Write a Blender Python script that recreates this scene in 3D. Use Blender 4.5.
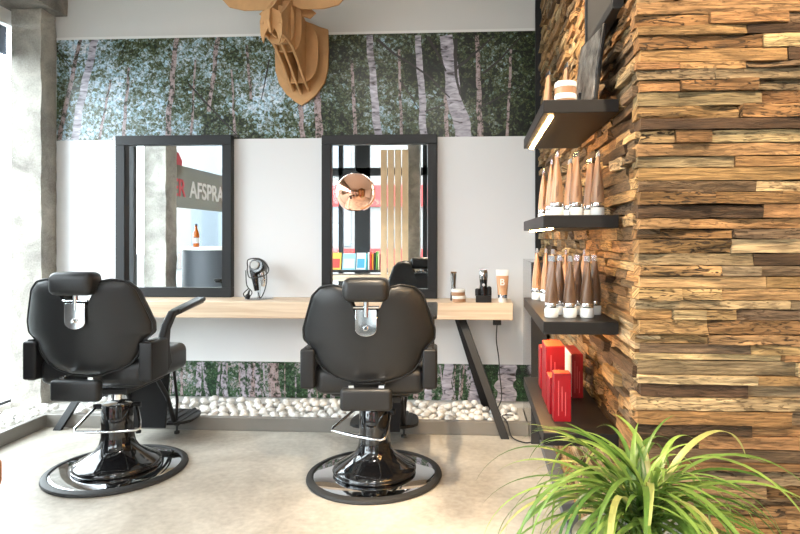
import bpy, bmesh, math, random
from mathutils import Vector, Matrix, noise
random.seed(7)
PI = math.pi
for o in list(bpy.data.objects): bpy.data.objects.remove(o)
S = bpy.context.scene
COL = S.collection

# ------------------------------------------------------------------ camera, world, lights
CAM_H = 1.235; YAW = math.atan(35 / 600)
cam_d = bpy.data.cameras.new('camera'); cam = bpy.data.objects.new('camera', cam_d); COL.objects.link(cam)
cam.location = (0, 0, CAM_H); cam.rotation_euler = (PI / 2, 0, YAW)
cam_d.sensor_width = 36; cam_d.lens = 27; cam_d.shift_x = -0.05; cam_d.shift_y = -0.03625
cam_d.clip_start = 0.02
S.camera = cam
S.view_settings.view_transform = 'Standard'; S.view_settings.look = 'None'
S.view_settings.gamma = 1; S.view_settings.use_curve_mapping = False
S.view_settings.exposure = 0.0

W = bpy.data.worlds.new('overcast'); S.world = W; W.use_nodes = True
WN = W.node_tree.nodes; WN['Background'].inputs[0].default_value = (0.88, 0.95, 1.0, 1); WN['Background'].inputs[1].default_value = 15.5

def lamp(name, kind, loc, target, energy, color, **kw):
    d = bpy.data.lights.new(name, kind); d.energy = energy; d.color = color
    for k, v in kw.items(): setattr(d, k, v)
    o = bpy.data.objects.new(name, d); COL.objects.link(o); o.location = loc
    v = Vector(target) - Vector(loc)
    o.rotation_euler = v.to_track_quat('-Z', 'Y').to_euler()
    return o
def portal(name, loc, target, sx, sy):
    d = bpy.data.lights.new(name, 'AREA'); d.shape = 'RECTANGLE'; d.size = sx; d.size_y = sy
    o = bpy.data.objects.new(name, d); COL.objects.link(o); o.location = loc
    o.rotation_euler = (Vector(target) - Vector(loc)).to_track_quat('-Z', 'Y').to_euler()
    d.cycles.is_portal = True
    return o
portal('window_portal', (-3.31, 1.0, 1.4), (0, 1.0, 1.4), 6.2, 2.65)
portal('shopfront_portal', (-1.3, -2.05, 1.5), (-1.3, 3, 1.5), 3.7, 2.8)
WARM = (1.0, 0.78, 0.53); NEUT_FILL = (1.0, 0.94, 0.86)
# warm ceiling spots on the wood wall; the neutral ones are added fill
lamp('ceiling_and_fill_spot', 'SPOT', (0.95, 0.25, 3.15), (0.85, 1.7, 0.75), 390, WARM, spot_size=1.25, spot_blend=.5, shadow_soft_size=.05)
lamp('ceiling_and_fill_spot', 'SPOT', (-0.55, 2.1, 3.15), (0.5, 2.5, 1.1), 420, WARM, spot_size=1.3, spot_blend=.6, shadow_soft_size=.05)
lamp('ceiling_and_fill_spot', 'SPOT', (-0.3, 1.6, 3.15), (-0.35, 3.4, 0.2), 70, NEUT_FILL, spot_size=1.5, spot_blend=.8, shadow_soft_size=.08)
lamp('ceiling_and_fill_spot', 'SPOT', (-1.3, 0.9, 3.15), (-1.2, 3.6, 0.9), 50, NEUT_FILL, spot_size=1.6, spot_blend=.9, shadow_soft_size=.08)
lamp('ceiling_and_fill_spot', 'SPOT', (-0.4, -0.4, 3.15), (-0.2, 2.8, 0.6), 80, NEUT_FILL, spot_size=1.6, spot_blend=.9, shadow_soft_size=.08)

# ------------------------------------------------------------------ helpers
def lin(r, g, b):
    f = lambda c: (c / 255) / 12.92 if c <= 10 else (((c / 255) + .055) / 1.055) ** 2.4
    return (f(r), f(g), f(b), 1)
def at(px, py, Y):                       # a point of the photograph on the plane y = Y
    u = (px - 440) / 600; v = (py - 238) / 600
    s, c = math.sin(YAW), math.cos(YAW)
    dx, dy = -s + u * c, c + u * s
    t = Y / dy
    return Vector((t * dx, Y, CAM_H - t * v))

MATS = {}
def mat(name, col, rough=.5, metal=0, spec=.5, coat=0, bump=0, bscale=60, emit=None, estr=0, vary=0, vscale=8, trans=0):
    m = bpy.data.materials.new(name); m.use_nodes = True
    nt = m.node_tree; b = nt.nodes['Principled BSDF']
    b.inputs['Base Color'].default_value = col; b.inputs['Roughness'].default_value = rough
    b.inputs['Metallic'].default_value = metal; b.inputs['Specular IOR Level'].default_value = spec
    b.inputs['Coat Weight'].default_value = coat; b.inputs['Coat Roughness'].default_value = .08
    b.inputs['Transmission Weight'].default_value = trans
    if emit: b.inputs['Emission Color'].default_value = emit; b.inputs['Emission Strength'].default_value = estr
    if bump or vary:
        tc = nt.nodes.new('ShaderNodeTexCoord')
    if bump:
        n = nt.nodes.new('ShaderNodeTexNoise'); n.inputs['Scale'].default_value = bscale; n.inputs['Detail'].default_value = 5
        nt.links.new(tc.outputs['Object'], n.inputs['Vector'])
        bp = nt.nodes.new('ShaderNodeBump'); bp.inputs['Strength'].default_value = bump; bp.inputs['Distance'].default_value = .01
        nt.links.new(n.outputs['Fac'], bp.inputs['Height']); nt.links.new(bp.outputs['Normal'], b.inputs['Normal'])
    if vary:
        n = nt.nodes.new('ShaderNodeTexNoise'); n.inputs['Scale'].default_value = vscale; n.inputs['Detail'].default_value = 6
        nt.links.new(tc.outputs['Object'], n.inputs['Vector'])
        r = nt.nodes.new('ShaderNodeValToRGB')
        c = Vector(col[:3])
        r.color_ramp.elements[0].color = (*(c * (1 - vary)), 1); r.color_ramp.elements[1].color = (*[min(1, x) for x in c * (1 + vary)], 1)
        r.color_ramp.elements[0].position = .3; r.color_ramp.elements[1].position = .7
        nt.links.new(n.outputs['Fac'], r.inputs['Fac']); nt.links.new(r.outputs['Color'], b.inputs['Base Color'])
    MATS[name] = m
    return m

class MB:
    def __init__(s): s.v = []; s.f = []; s.m = []; s.uv = None
    def add(s, vs, fs, mi=0, M=None):
        k = len(s.v)
        s.v += [tuple((M @ Vector(p)) if M else p) for p in vs]
        s.f += [tuple(i + k for i in f) for f in fs]; s.m += [mi] * len(fs)
        return s
    def box(s, x0, x1, y0, y1, z0, z1, mi=0, M=None):
        vs = [(x, y, z) for z in (z0, z1) for y in (y0, y1) for x in (x0, x1)]
        return s.add(vs, [(0, 2, 3, 1), (4, 5, 7, 6), (0, 1, 5, 4), (2, 6, 7, 3), (0, 4, 6, 2), (1, 3, 7, 5)], mi, M)
    def lathe(s, prof, n=32, mi=0, M=None, closed=False):
        vs = [(r * math.cos(2 * PI * i / n), r * math.sin(2 * PI * i / n), z) for r, z in prof for i in range(n)]
        fs = []
        L = len(prof)
        for j in range(L if closed else L - 1):
            a = j * n; b = ((j + 1) % L) * n
            for i in range(n):
                i2 = (i + 1) % n
                fs.append((a + i, a + i2, b + i2, b + i))
        if not closed:
            fs.append(tuple(reversed(range(n)))); fs.append(tuple((L - 1) * n + i for i in range(n)))
        return s.add(vs, fs, mi, M)
    def tube(s, pts, r, n=10, mi=0, closed=False):
        pts = [Vector(p) for p in pts]; N = len(pts); rings = []
        up = None
        for i, p in enumerate(pts):
            a = pts[i - 1] if (i or closed) else p; b = pts[(i + 1) % N] if (i < N - 1 or closed) else p
            t = (b - a).normalized()
            if up is None:
                up = t.orthogonal().normalized()
            up = (up - t * up.dot(t)).normalized()
            q = t.cross(up)
            rr = r[i] if isinstance(r, (list, tuple)) else r
            rings.append([p + (up * math.cos(2 * PI * k / n) + q * math.sin(2 * PI * k / n)) * rr for k in range(n)])
        vs = [tuple(p) for ring in rings for p in ring]; fs = []
        for j in range(N if closed else N - 1):
            a = j * n; b = ((j + 1) % N) * n
            for i in range(n): fs.append((a + i, a + (i + 1) % n, b + (i + 1) % n, b + i))
        if not closed: fs.append(tuple(reversed(range(n)))); fs.append(tuple((N - 1) * n + i for i in range(n)))
        return s.add(vs, fs, mi)
    def prism(s, pts, d, mi=0, M=None):    # outline in (x, z) extruded along y from 0 to d
        n = len(pts)
        vs = [(x, 0, z) for x, z in pts] + [(x, d, z) for x, z in pts]
        fs = [tuple(range(n)), tuple(reversed(range(n, 2 * n)))] + [(i, i + n, (i + 1) % n + n, (i + 1) % n) for i in range(n)]
        return s.add(vs, fs, mi, M)
    def build(s, name, mats, parent=None, smooth=40, bevel=0, seg=2, subsurf=0, loc=None):
        me = bpy.data.meshes.new(name); me.from_pydata(s.v, [], s.f)
        for m in (mats if isinstance(mats, (list, tuple)) else [mats]): me.materials.append(m)
        me.polygons.foreach_set('material_index', s.m)
        bm = bmesh.new(); bm.from_mesh(me); bmesh.ops.recalc_face_normals(bm, faces=bm.faces); bm.to_mesh(me); bm.free()
        if smooth:
            me.polygons.foreach_set('use_smooth', [True] * len(me.polygons)); me.set_sharp_from_angle(angle=math.radians(smooth))
        o = bpy.data.objects.new(name, me); COL.objects.link(o)
        if parent: o.parent = parent
        if loc is not None: o.location = loc
        if bevel:
            b = o.modifiers.new('bevel', 'BEVEL'); b.width = bevel; b.segments = seg; b.limit_method = 'ANGLE'; b.angle_limit = math.radians(35)
            b.harden_normals = False
        if subsurf:
            b = o.modifiers.new('sub', 'SUBSURF'); b.levels = subsurf; b.render_levels = subsurf
        return o

def tag(o, label, cat, group=None, kind=None):
    if label: o['label'] = label
    if cat: o['category'] = cat
    if group: o['group'] = group
    if kind: o['kind'] = kind
    return o
def thing(name, label, cat, loc=(0, 0, 0), rz=0, group=None):
    o = bpy.data.objects.new(name, None); COL.objects.link(o); o.empty_display_size = .05
    o.location = loc; o.rotation_euler = (0, 0, rz)
    return tag(o, label, cat, group)
def struct(o): o['kind'] = 'structure'; return o
def kids(o): return [c for c in bpy.data.objects if c.parent == o]
def copy_tree(o, parent=None):
    c = o.copy(); COL.objects.link(c)
    if parent: c.parent = parent
    for ch in kids(o): copy_tree(ch, c)
    return c
def rot(axis, deg, loc=(0, 0, 0)): return Matrix.Translation(Vector(loc)) @ Matrix.Rotation(math.radians(deg), 4, axis)
def text_mb(txt, size, M, ext=.002):
    cu = bpy.data.curves.new('t', 'FONT'); cu.body = txt; cu.size = size; cu.extrude = ext; cu.align_x = 'LEFT'; cu.offset = .012 * size
    to = bpy.data.objects.new('t', cu); COL.objects.link(to)
    bpy.context.view_layer.update()
    me = bpy.data.meshes.new_from_object(to.evaluated_get(bpy.context.evaluated_depsgraph_get()))
    mb = MB(); mb.add([tuple(v.co) for v in me.vertices], [tuple(p.vertices) for p in me.polygons], 0, M)
    bpy.data.objects.remove(to)
    return mb

# ------------------------------------------------------------------ materials
leather = mat('black_leather', (.015, .0155, .0165, 1), .38, spec=.4, bump=.06, bscale=350)
blackmetal = mat('black_metal', (.010, .010, .011, 1), .45, spec=.35)
gloss = mat('gloss_black', (.008, .008, .009, 1), .06, coat=.6)
rubber = mat('black_rubber', (.02, .02, .02, 1), .6)
chrome = mat('chrome', (.82, .83, .85, 1), .07, 1)
polished = mat('polished_plate', (.62, .63, .65, 1), .05, 1)
frame_m = mat('mirror_frame', (.014, .0145, .016, 1), .45, spec=.35)
mirror_m = mat('mirror', (.90, .92, .92, 1), .0, 1)
white = mat('white_wall', (.80, .80, .79, 1), .5, vary=.02, vscale=2)
panelwhite = mat('white_panel', (.74, .75, .765, 1), .28, spec=.5)
greywall = mat('upper_wall', (.66, .655, .64, 1), .6)
ceil_m = mat('ceiling_white', (.75, .75, .74, 1), .7)
shelf_m = mat('shelf_black', (.012, .010, .009, 1), .45, spec=.3, bump=.03, bscale=120)
led = mat('led_strip', (1, .8, .5, 1), .5, emit=(1, .56, .20, 1), estr=110)
cabinet_m = mat('lacquer', (.03, .03, .032, 1), .12, coat=.5)
red = mat('red_card', lin(142, 12, 24), .35, vary=.05)
whitecard = mat('white_card', (.82, .80, .78, 1), .4)
led_tinted_card = mat('led_tinted_card', lin(200, 80, 50), .4)  # red box tops with the light strip's orange glow put into the colour
tan = mat('tan_plastic', lin(164, 126, 96), .32)
taupe = mat('taupe_plastic', lin(102, 78, 60), .32)
printing = mat('dark_print', lin(90, 62, 45), .4)
capwhite = mat('cap_white', (.78, .78, .76, 1), .25)
silver = mat('silver_band', (.78, .78, .78, 1), .18, 1)
copper = mat('copper', (.95, .50, .33, 1), .05, 1)
mdf = mat('cardboard', lin(198, 154, 106), .75, vary=.08, vscale=14)
stone_m = mat('white_stone', (.80, .78, .74, 1), .6, bump=.2, bscale=40)
bed_m = mat('gravel_bed', (.5, .48, .45, 1), .8, bump=.6, bscale=60)
kerb = mat('kerb_grey', lin(132, 128, 122), .5, vary=.05)
grey_skirt = mat('skirting_grey', lin(110, 110, 112), .5)
pot_m = mat('planter_grey', lin(190, 186, 180), .55, vary=.05)
soil_m = mat('soil', (.03, .02, .014, 1), .9, bump=.6, bscale=80)
cord_m = mat('cord', (.02, .02, .02, 1), .5)
asphalt = mat('pavement', lin(92, 94, 92), .8, vary=.06, vscale=1.5)
facade = mat('facade', lin(112, 110, 108), .8, vary=.05, vscale=1)
darkglass = mat('dark_glass', (.12, .14, .16, 1), .1)
blind_m = mat('blind', lin(110, 126, 152), .5)
pale_wood = mat('pale_slat', lin(222, 190, 150), .5, vary=.08, vscale=6)

def wood_grain(name, c0, c1, axis=0, s=1.0):
    m = bpy.data.materials.new(name); m.use_nodes = True; nt = m.node_tree; b = nt.nodes['Principled BSDF']
    tc = nt.nodes.new('ShaderNodeTexCoord'); mp = nt.nodes.new('ShaderNodeMapping')
    sc = [26 * s] * 3; sc[axis] = 1.1 * s; mp.inputs['Scale'].default_value = sc
    nt.links.new(tc.outputs['Object'], mp.inputs['Vector'])
    n = nt.nodes.new('ShaderNodeTexNoise'); n.inputs['Scale'].default_value = 1.6; n.inputs['Detail'].default_value = 6; n.inputs['Distortion'].default_value = .6
    nt.links.new(mp.outputs[0], n.inputs['Vector'])
    r = nt.nodes.new('ShaderNodeValToRGB'); r.color_ramp.elements[0].position = .32; r.color_ramp.elements[1].position = .68
    r.color_ramp.elements[0].color = c0; r.color_ramp.elements[1].color = c1
    nt.links.new(n.outputs['Fac'], r.inputs['Fac']); nt.links.new(r.outputs['Color'], b.inputs['Base Color'])
    b.inputs['Roughness'].default_value = .5
    return m
oak = wood_grain('counter_wood', lin(202, 174, 145), lin(228, 206, 180))
stoolwood = wood_grain('stool_wood', lin(180, 110, 60), lin(210, 140, 85))

def glass_mat():
    m = bpy.data.materials.new('window_glass'); m.use_nodes = True; nt = m.node_tree; nt.nodes.clear()
    o = nt.nodes.new('ShaderNodeOutputMaterial'); mx = nt.nodes.new('ShaderNodeMixShader')
    t = nt.nodes.new('ShaderNodeBsdfTransparent'); g = nt.nodes.new('ShaderNodeBsdfGlossy'); lw = nt.nodes.new('ShaderNodeLayerWeight'); lw.inputs[0].default_value = .5
    pw = nt.nodes.new('ShaderNodeMath'); pw.operation = 'POWER'; pw.inputs[1].default_value = 5; nt.links.new(lw.outputs['Facing'], pw.inputs[0])
    fr = nt.nodes.new('ShaderNodeMath'); fr.operation = 'MULTIPLY_ADD'; fr.inputs[1].default_value = .9; fr.inputs[2].default_value = .03; nt.links.new(pw.outputs[0], fr.inputs[0])
    t.inputs[0].default_value = (.95, .97, .97, 1); g.inputs['Roughness'].default_value = .01
    nt.links.new(fr.outputs[0], mx.inputs[0]); nt.links.new(t.outputs[0], mx.inputs[1]); nt.links.new(g.outputs[0], mx.inputs[2]); nt.links.new(mx.outputs[0], o.inputs[0])
    return m
glass = glass_mat()
def film_mat(name, col, a):
    m = bpy.data.materials.new(name); m.use_nodes = True; b = m.node_tree.nodes['Principled BSDF']
    b.inputs['Base Color'].default_value = col; b.inputs['Alpha'].default_value = a; b.inputs['Roughness'].default_value = .5
    return m
film = film_mat('banner_film', lin(120, 118, 100), .75)

def concrete(name, c0, c1, rough, scale, bump, coat=0, spec=.5):
    m = bpy.data.materials.new(name); m.use_nodes = True; nt = m.node_tree; b = nt.nodes['Principled BSDF']
    tc = nt.nodes.new('ShaderNodeTexCoord')
    n = nt.nodes.new('ShaderNodeTexNoise'); n.inputs['Scale'].default_value = scale; n.inputs['Detail'].default_value = 9; n.inputs['Roughness'].default_value = .62; n.inputs['Distortion'].default_value = .5
    n2 = nt.nodes.new('ShaderNodeTexNoise'); n2.inputs['Scale'].default_value = scale * 18; n2.inputs['Detail'].default_value = 6
    for k in (n, n2): nt.links.new(tc.outputs['Object'], k.inputs['Vector'])
    ad = nt.nodes.new('ShaderNodeMath'); ad.operation = 'MULTIPLY_ADD'; ad.inputs[1].default_value = .3
    nt.links.new(n2.outputs['Fac'], ad.inputs[0]); nt.links.new(n.outputs['Fac'], ad.inputs[2])
    r = nt.nodes.new('ShaderNodeValToRGB'); r.color_ramp.elements[0].position = .45; r.color_ramp.elements[1].position = .85
    r.color_ramp.elements[0].color = c0; r.color_ramp.elements[1].color = c1
    nt.links.new(ad.outputs[0], r.inputs['Fac']); nt.links.new(r.outputs['Color'], b.inputs['Base Color'])
    b.inputs['Roughness'].default_value = rough; b.inputs['Specular IOR Level'].default_value = spec; b.inputs['Coat Weight'].default_value = coat
    bp = nt.nodes.new('ShaderNodeBump'); bp.inputs['Strength'].default_value = bump; bp.inputs['Distance'].default_value = .008
    nt.links.new(ad.outputs[0], bp.inputs['Height']); nt.links.new(bp.outputs['Normal'], b.inputs['Normal'])
    return m
floor_m = concrete('polished_concrete', lin(150, 143, 132), lin(212, 206, 195), .34, 1.9, .04)
col_m = concrete('raw_concrete', lin(136, 132, 126), lin(200, 196, 186), .85, 5, .6)
beam_m = concrete('dark_concrete', lin(96, 92, 86), lin(150, 144, 136), .85, 6, .7)

def plank_mat():
    m = bpy.data.materials.new('reclaimed_wood'); m.use_nodes = True; nt = m.node_tree; L = nt.links.new; b = nt.nodes['Principled BSDF']
    N = nt.nodes.new
    uv = N('ShaderNodeUVMap'); uv.uv_map = 'plank'
    at_ = N('ShaderNodeAttribute'); at_.attribute_name = 'tone'
    def noise_n(sx, sy, scale, det=6, dist=0):
        mp = N('ShaderNodeMapping'); mp.inputs['Scale'].default_value = (sx, sy, 1); L(uv.outputs[0], mp.inputs[0])
        n = N('ShaderNodeTexNoise'); n.inputs['Scale'].default_value = scale; n.inputs['Detail'].default_value = det; n.inputs['Distortion'].default_value = dist
        L(mp.outputs[0], n.inputs['Vector']); return n
    grain = noise_n(7, 105, 1.5, 9, 1.1)
    blot = noise_n(5, 16, 1.3, 4, .4)
    crack = noise_n(13, 62, 1.1, 6, 2.6)
    def ramp(src, p0, c0, p1, c1):
        r = N('ShaderNodeValToRGB'); e = r.color_ramp.elements
        e[0].position = p0; e[1].position = p1; e[0].color = (c0,) * 3 + (1,); e[1].color = (c1,) * 3 + (1,); L(src, r.inputs['Fac']); return r
    g1 = ramp(grain.outputs['Fac'], .32, .42, .66, 1.22)
    g2 = ramp(blot.outputs['Fac'], .33, .6, .6, 1.12)
    def mul(a, c):
        k = N('ShaderNodeMixRGB'); k.blend_type = 'MULTIPLY'; k.inputs[0].default_value = 1; L(a, k.inputs[1]); L(c, k.inputs[2]); return k
    c = mul(mul(at_.outputs['Color'], g1.outputs['Color']).outputs[0], g2.outputs['Color'])
    # worm holes and open cracks on the worn planks (alpha of 'tone' = wear)
    cr = ramp(crack.outputs['Fac'], .39, 1, .45, 0)
    vm = N('ShaderNodeMapping'); vm.inputs['Scale'].default_value = (28, 60, 1); L(uv.outputs[0], vm.inputs[0])
    vo = N('ShaderNodeTexVoronoi'); vo.inputs['Scale'].default_value = 1.6; L(vm.outputs[0], vo.inputs['Vector'])
    hole = ramp(vo.outputs['Distance'], .18, 1, .26, 0)
    hm = N('ShaderNodeMath'); hm.operation = 'MULTIPLY'; L(hole.outputs[0], hm.inputs[0])
    h2 = ramp(blot.outputs['Fac'], .52, 0, .6, 1); L(h2.outputs[0], hm.inputs[1])
    mx = N('ShaderNodeMath'); mx.operation = 'MAXIMUM'; L(cr.outputs[0], mx.inputs[0]); L(hm.outputs[0], mx.inputs[1])
    wr = N('ShaderNodeMath'); wr.operation = 'MULTIPLY'; L(mx.outputs[0], wr.inputs[0]); L(at_.outputs['Alpha'], wr.inputs[1])
    fin = N('ShaderNodeMixRGB'); L(wr.outputs[0], fin.inputs[0]); L(c.outputs[0], fin.inputs[1]); fin.inputs[2].default_value = (.06, .036, .018, 1)
    L(fin.outputs[0], b.inputs['Base Color']); b.inputs['Roughness'].default_value = .72; b.inputs['Specular IOR Level'].default_value = .3
    sub = N('ShaderNodeMath'); sub.operation = 'SUBTRACT'; L(grain.outputs['Fac'], sub.inputs[0]); L(wr.outputs[0], sub.inputs[1])
    bp = N('ShaderNodeBump'); bp.inputs['Strength'].default_value = .8; bp.inputs['Distance'].default_value = .008
    L(sub.outputs[0], bp.inputs['Height']); L(bp.outputs['Normal'], b.inputs['Normal'])
    return m
plank_m = plank_mat()

def foliage_mat(name, scale, stops, big=1.2, sky_haze=0.0):
    m = bpy.data.materials.new(name); m.use_nodes = True; nt = m.node_tree; L = nt.links.new; N = nt.nodes.new; b = nt.nodes['Principled BSDF']
    tc = N('ShaderNodeTexCoord')
    v = N('ShaderNodeTexVoronoi'); v.inputs['Scale'].default_value = scale; L(tc.outputs['Object'], v.inputs['Vector'])
    n = N('ShaderNodeTexNoise'); n.inputs['Scale'].default_value = big; n.inputs['Detail'].default_value = 7; n.inputs['Roughness'].default_value = .65
    L(tc.outputs['Object'], n.inputs['Vector'])
    v2 = N('ShaderNodeTexVoronoi'); v2.inputs['Scale'].default_value = scale * 2.3; L(tc.outputs['Object'], v2.inputs['Vector'])
    sx = N('ShaderNodeSeparateColor'); L(v.outputs['Color'], sx.inputs[0])
    sy = N('ShaderNodeSeparateColor'); L(v2.outputs['Color'], sy.inputs[0])
    pos = N('ShaderNodeSeparateXYZ'); L(tc.outputs['Object'], pos.inputs[0])
    gx = N('ShaderNodeMath'); gx.operation = 'MULTIPLY_ADD'; gx.inputs[1].default_value = -sky_haze; gx.inputs[2].default_value = -.36 - sky_haze * 1.2; L(pos.outputs[0], gx.inputs[0])  # lighter to the left: open sky of the print plus painted window haze
    s0 = N('ShaderNodeMath'); s0.operation = 'MULTIPLY_ADD'; s0.inputs[1].default_value = 1.25; L(n.outputs['Fac'], s0.inputs[0]); L(gx.outputs[0], s0.inputs[2])
    s = N('ShaderNodeMath'); s.operation = 'MULTIPLY_ADD'; s.inputs[1].default_value = .26; L(sy.outputs[0], s.inputs[0]); L(s0.outputs[0], s.inputs[2])
    a = N('ShaderNodeMath'); a.operation = 'MULTIPLY_ADD'; a.inputs[1].default_value = .28; L(sx.outputs[0], a.inputs[0]); L(s.outputs[0], a.inputs[2])
    r = N('ShaderNodeValToRGB'); e = r.color_ramp.elements
    for i, (p, c) in enumerate(stops):
        k = e[i] if i < 2 else e.new(p)
        k.position = p; k.color = c
    L(a.outputs[0], r.inputs['Fac'])
    # warm / cool leaf tint per leaf
    h = N('ShaderNodeMixRGB'); h.blend_type = 'MULTIPLY'; h.inputs[0].default_value = .55
    hr = N('ShaderNodeValToRGB'); hr.color_ramp.elements[0].color = (1, .85, .7, 1); hr.color_ramp.elements[1].color = (.75, 1, 1, 1); L(sx.outputs[1], hr.inputs['Fac'])
    L(r.outputs[0], h.inputs[1]); L(hr.outputs[0], h.inputs[2]); L(h.outputs[0], b.inputs['Base Color'])
    b.inputs['Roughness'].default_value = .3; b.inputs['Specular IOR Level'].default_value = .35
    return m
fol_top = foliage_mat('birch_canopy_print', 46, [(.20, lin(10, 15, 13)), (1.0, lin(222, 232, 246)), (.40, lin(28, 40, 28)), (.56, lin(78, 86, 54)), (.68, lin(116, 132, 130)), (.82, lin(172, 194, 216))], 2.4, .115)
fol_low = foliage_mat('birch_undergrowth_print', 60, [(.2, lin(14, 22, 18)), (1.0, lin(196, 200, 206)), (.42, lin(34, 58, 40)), (.58, lin(62, 96, 62)), (.7, lin(120, 122, 124)), (.82, lin(168, 160, 170))], 5.0, .05)
def bark_mat():
    m = bpy.data.materials.new('birch_bark_print'); m.use_nodes = True; nt = m.node_tree; L = nt.links.new; N = nt.nodes.new; b = nt.nodes['Principled BSDF']
    tc = N('ShaderNodeTexCoord'); mp = N('ShaderNodeMapping'); mp.inputs['Scale'].default_value = (12, 12, 38); L(tc.outputs['Object'], mp.inputs[0])
    n = N('ShaderNodeTexNoise'); n.inputs['Scale'].default_value = 1; n.inputs['Detail'].default_value = 5; n.inputs['Distortion'].default_value = .8; L(mp.outputs[0], n.inputs['Vector'])
    r = N('ShaderNodeValToRGB'); e = r.color_ramp.elements
    e[0].position = .33; e[0].color = lin(52, 44, 48); e[1].position = .43; e[1].color = lin(140, 136, 148); k = e.new(.7); k.color = lin(204, 200, 212)
    L(n.outputs['Fac'], r.inputs['Fac']); L(r.outputs[0], b.inputs['Base Color']); b.inputs['Roughness'].default_value = .3
    return m
bark = bark_mat()
def mottled(name, c0, c1, c2, thr, sc):
    # bark partly hidden by leaves in the print
    m = bpy.data.materials.new(name); m.use_nodes = True; nt = m.node_tree; L = nt.links.new; N = nt.nodes.new; b = nt.nodes['Principled BSDF']
    tc = N('ShaderNodeTexCoord'); n = N('ShaderNodeTexNoise'); n.inputs['Scale'].default_value = sc; n.inputs['Detail'].default_value = 5; n.inputs['Roughness'].default_value = .7
    L(tc.outputs['Object'], n.inputs['Vector'])
    r = N('ShaderNodeValToRGB'); e = r.color_ramp.elements
    e[0].position = thr; e[0].color = c0; e[1].position = thr + .05; e[1].color = c1; k = e.new(.72); k.color = c2
    L(n.outputs['Fac'], r.inputs['Fac']); L(r.outputs[0], b.inputs['Base Color']); b.inputs['Roughness'].default_value = .3; b.inputs['Specular IOR Level'].default_value = .35
    return m
bark2 = mottled('far_bark_print', lin(50, 54, 44), lin(146, 128, 128), lin(190, 176, 178), .44, 36)
bark3 = mottled('low_bark_print', lin(44, 70, 48), lin(150, 142, 152), lin(206, 200, 212), .45, 26)
twig = mat('twig_print', lin(38, 32, 34), .3)
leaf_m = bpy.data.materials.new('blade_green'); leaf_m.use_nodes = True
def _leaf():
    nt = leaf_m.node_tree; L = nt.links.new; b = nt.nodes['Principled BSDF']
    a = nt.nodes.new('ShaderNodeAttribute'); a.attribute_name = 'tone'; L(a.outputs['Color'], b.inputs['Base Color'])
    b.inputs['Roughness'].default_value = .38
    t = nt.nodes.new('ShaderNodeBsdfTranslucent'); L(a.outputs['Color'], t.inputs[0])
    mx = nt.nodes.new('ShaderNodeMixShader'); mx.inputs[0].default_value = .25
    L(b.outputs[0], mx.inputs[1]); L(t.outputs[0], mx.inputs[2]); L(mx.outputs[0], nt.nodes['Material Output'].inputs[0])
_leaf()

# ------------------------------------------------------------------ the room
WX = -3.33; BY = 4.25; ZC = 3.2; RX = 3.0; RY = -2.1
struct(MB().box(WX - .15, RX + .15, RY - .15, BY + .15, -.12, 0).build('floor', floor_m))
struct(MB().box(WX - .15, RX + .15, RY - .15, BY + .15, ZC, ZC + .1).build('ceiling', ceil_m))
wb = MB().box(-3.30, RX + .15, BY, BY + .15, 0, ZC, 0)
struct(wb.build('wall_back', greywall))
# white satin panel between the two printed strips
struct(MB().box(-3.07, .42, BY - .012, BY, .345, 1.95).build('trim_1', panelwhite))
struct(MB().box(-3.07, .42, BY - .014, BY, 2.688, 2.706).build('trim_2', white))
struct(MB().box(.421, .47, BY - .03, BY, 0, ZC).build('trim_3', frame_m))
# left window wall: header, frames, glass
struct(MB().box(WX - .15, WX, RY, BY, 2.76, ZC).box(WX - .15, WX, RY, BY, 0, .05).build('wall_left', white))
fr = MB()
for y0, y1 in ((2.66, 2.72), (-.6, -.54), (RY, RY + .06)): fr.box(WX - .08, WX - .02, y0, y1, .05, 2.76)
fr.box(WX - .08, WX - .02, RY, BY, .05, .07)
win = struct(MB().box(WX - .056, WX - .050, RY, BY, .05, 2.76).build('window_1', glass))
fr.build('window_frame', frame_m, win)
MB().box(WX - .02, WX - .0, 2.9, 4.085, 2.54, 2.735).build('window_blind', blind_m, win)
# shop front behind the camera
fr = MB()
for x0, x1 in ((WX, WX + .08), (-2.42, -2.34), (-2.13, -1.86), (-.92, -.84), (.52, .60)): fr.box(x0, x1, RY - .07, RY, 0, 3.0)
for z0, z1 in ((0, .12), (2.34, 2.48), (2.92, 3.0)): fr.box(WX, .6, RY - .07, RY, z0, z1)
win2 = struct(MB().box(WX, .6, RY - .045, RY - .038, 0, 3.0).build('window_2', glass))
fr.build('window_frame', frame_m, win2)
struct(MB().box(WX - .15, RX + .15, RY - .15, RY, 3.0, ZC).box(.6, RX + .15, RY - .15, RY, 0, 3.0).build('wall_front', white))  # header, and an unseen right-hand wall added to hold back daylight
struct(MB().box(RX, RX + .15, RY, BY, 0, ZC).build('wall_side', white))
# kerbs round the pebble strip
struct(MB().box(-2.83, .335, 3.76, 3.80, 0, .085).build('trim_4', kerb, bevel=.004))
struct(MB().box(-2.83, -2.79, RY, 3.76, 0, .085).build('trim_5', kerb, bevel=.004))
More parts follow.
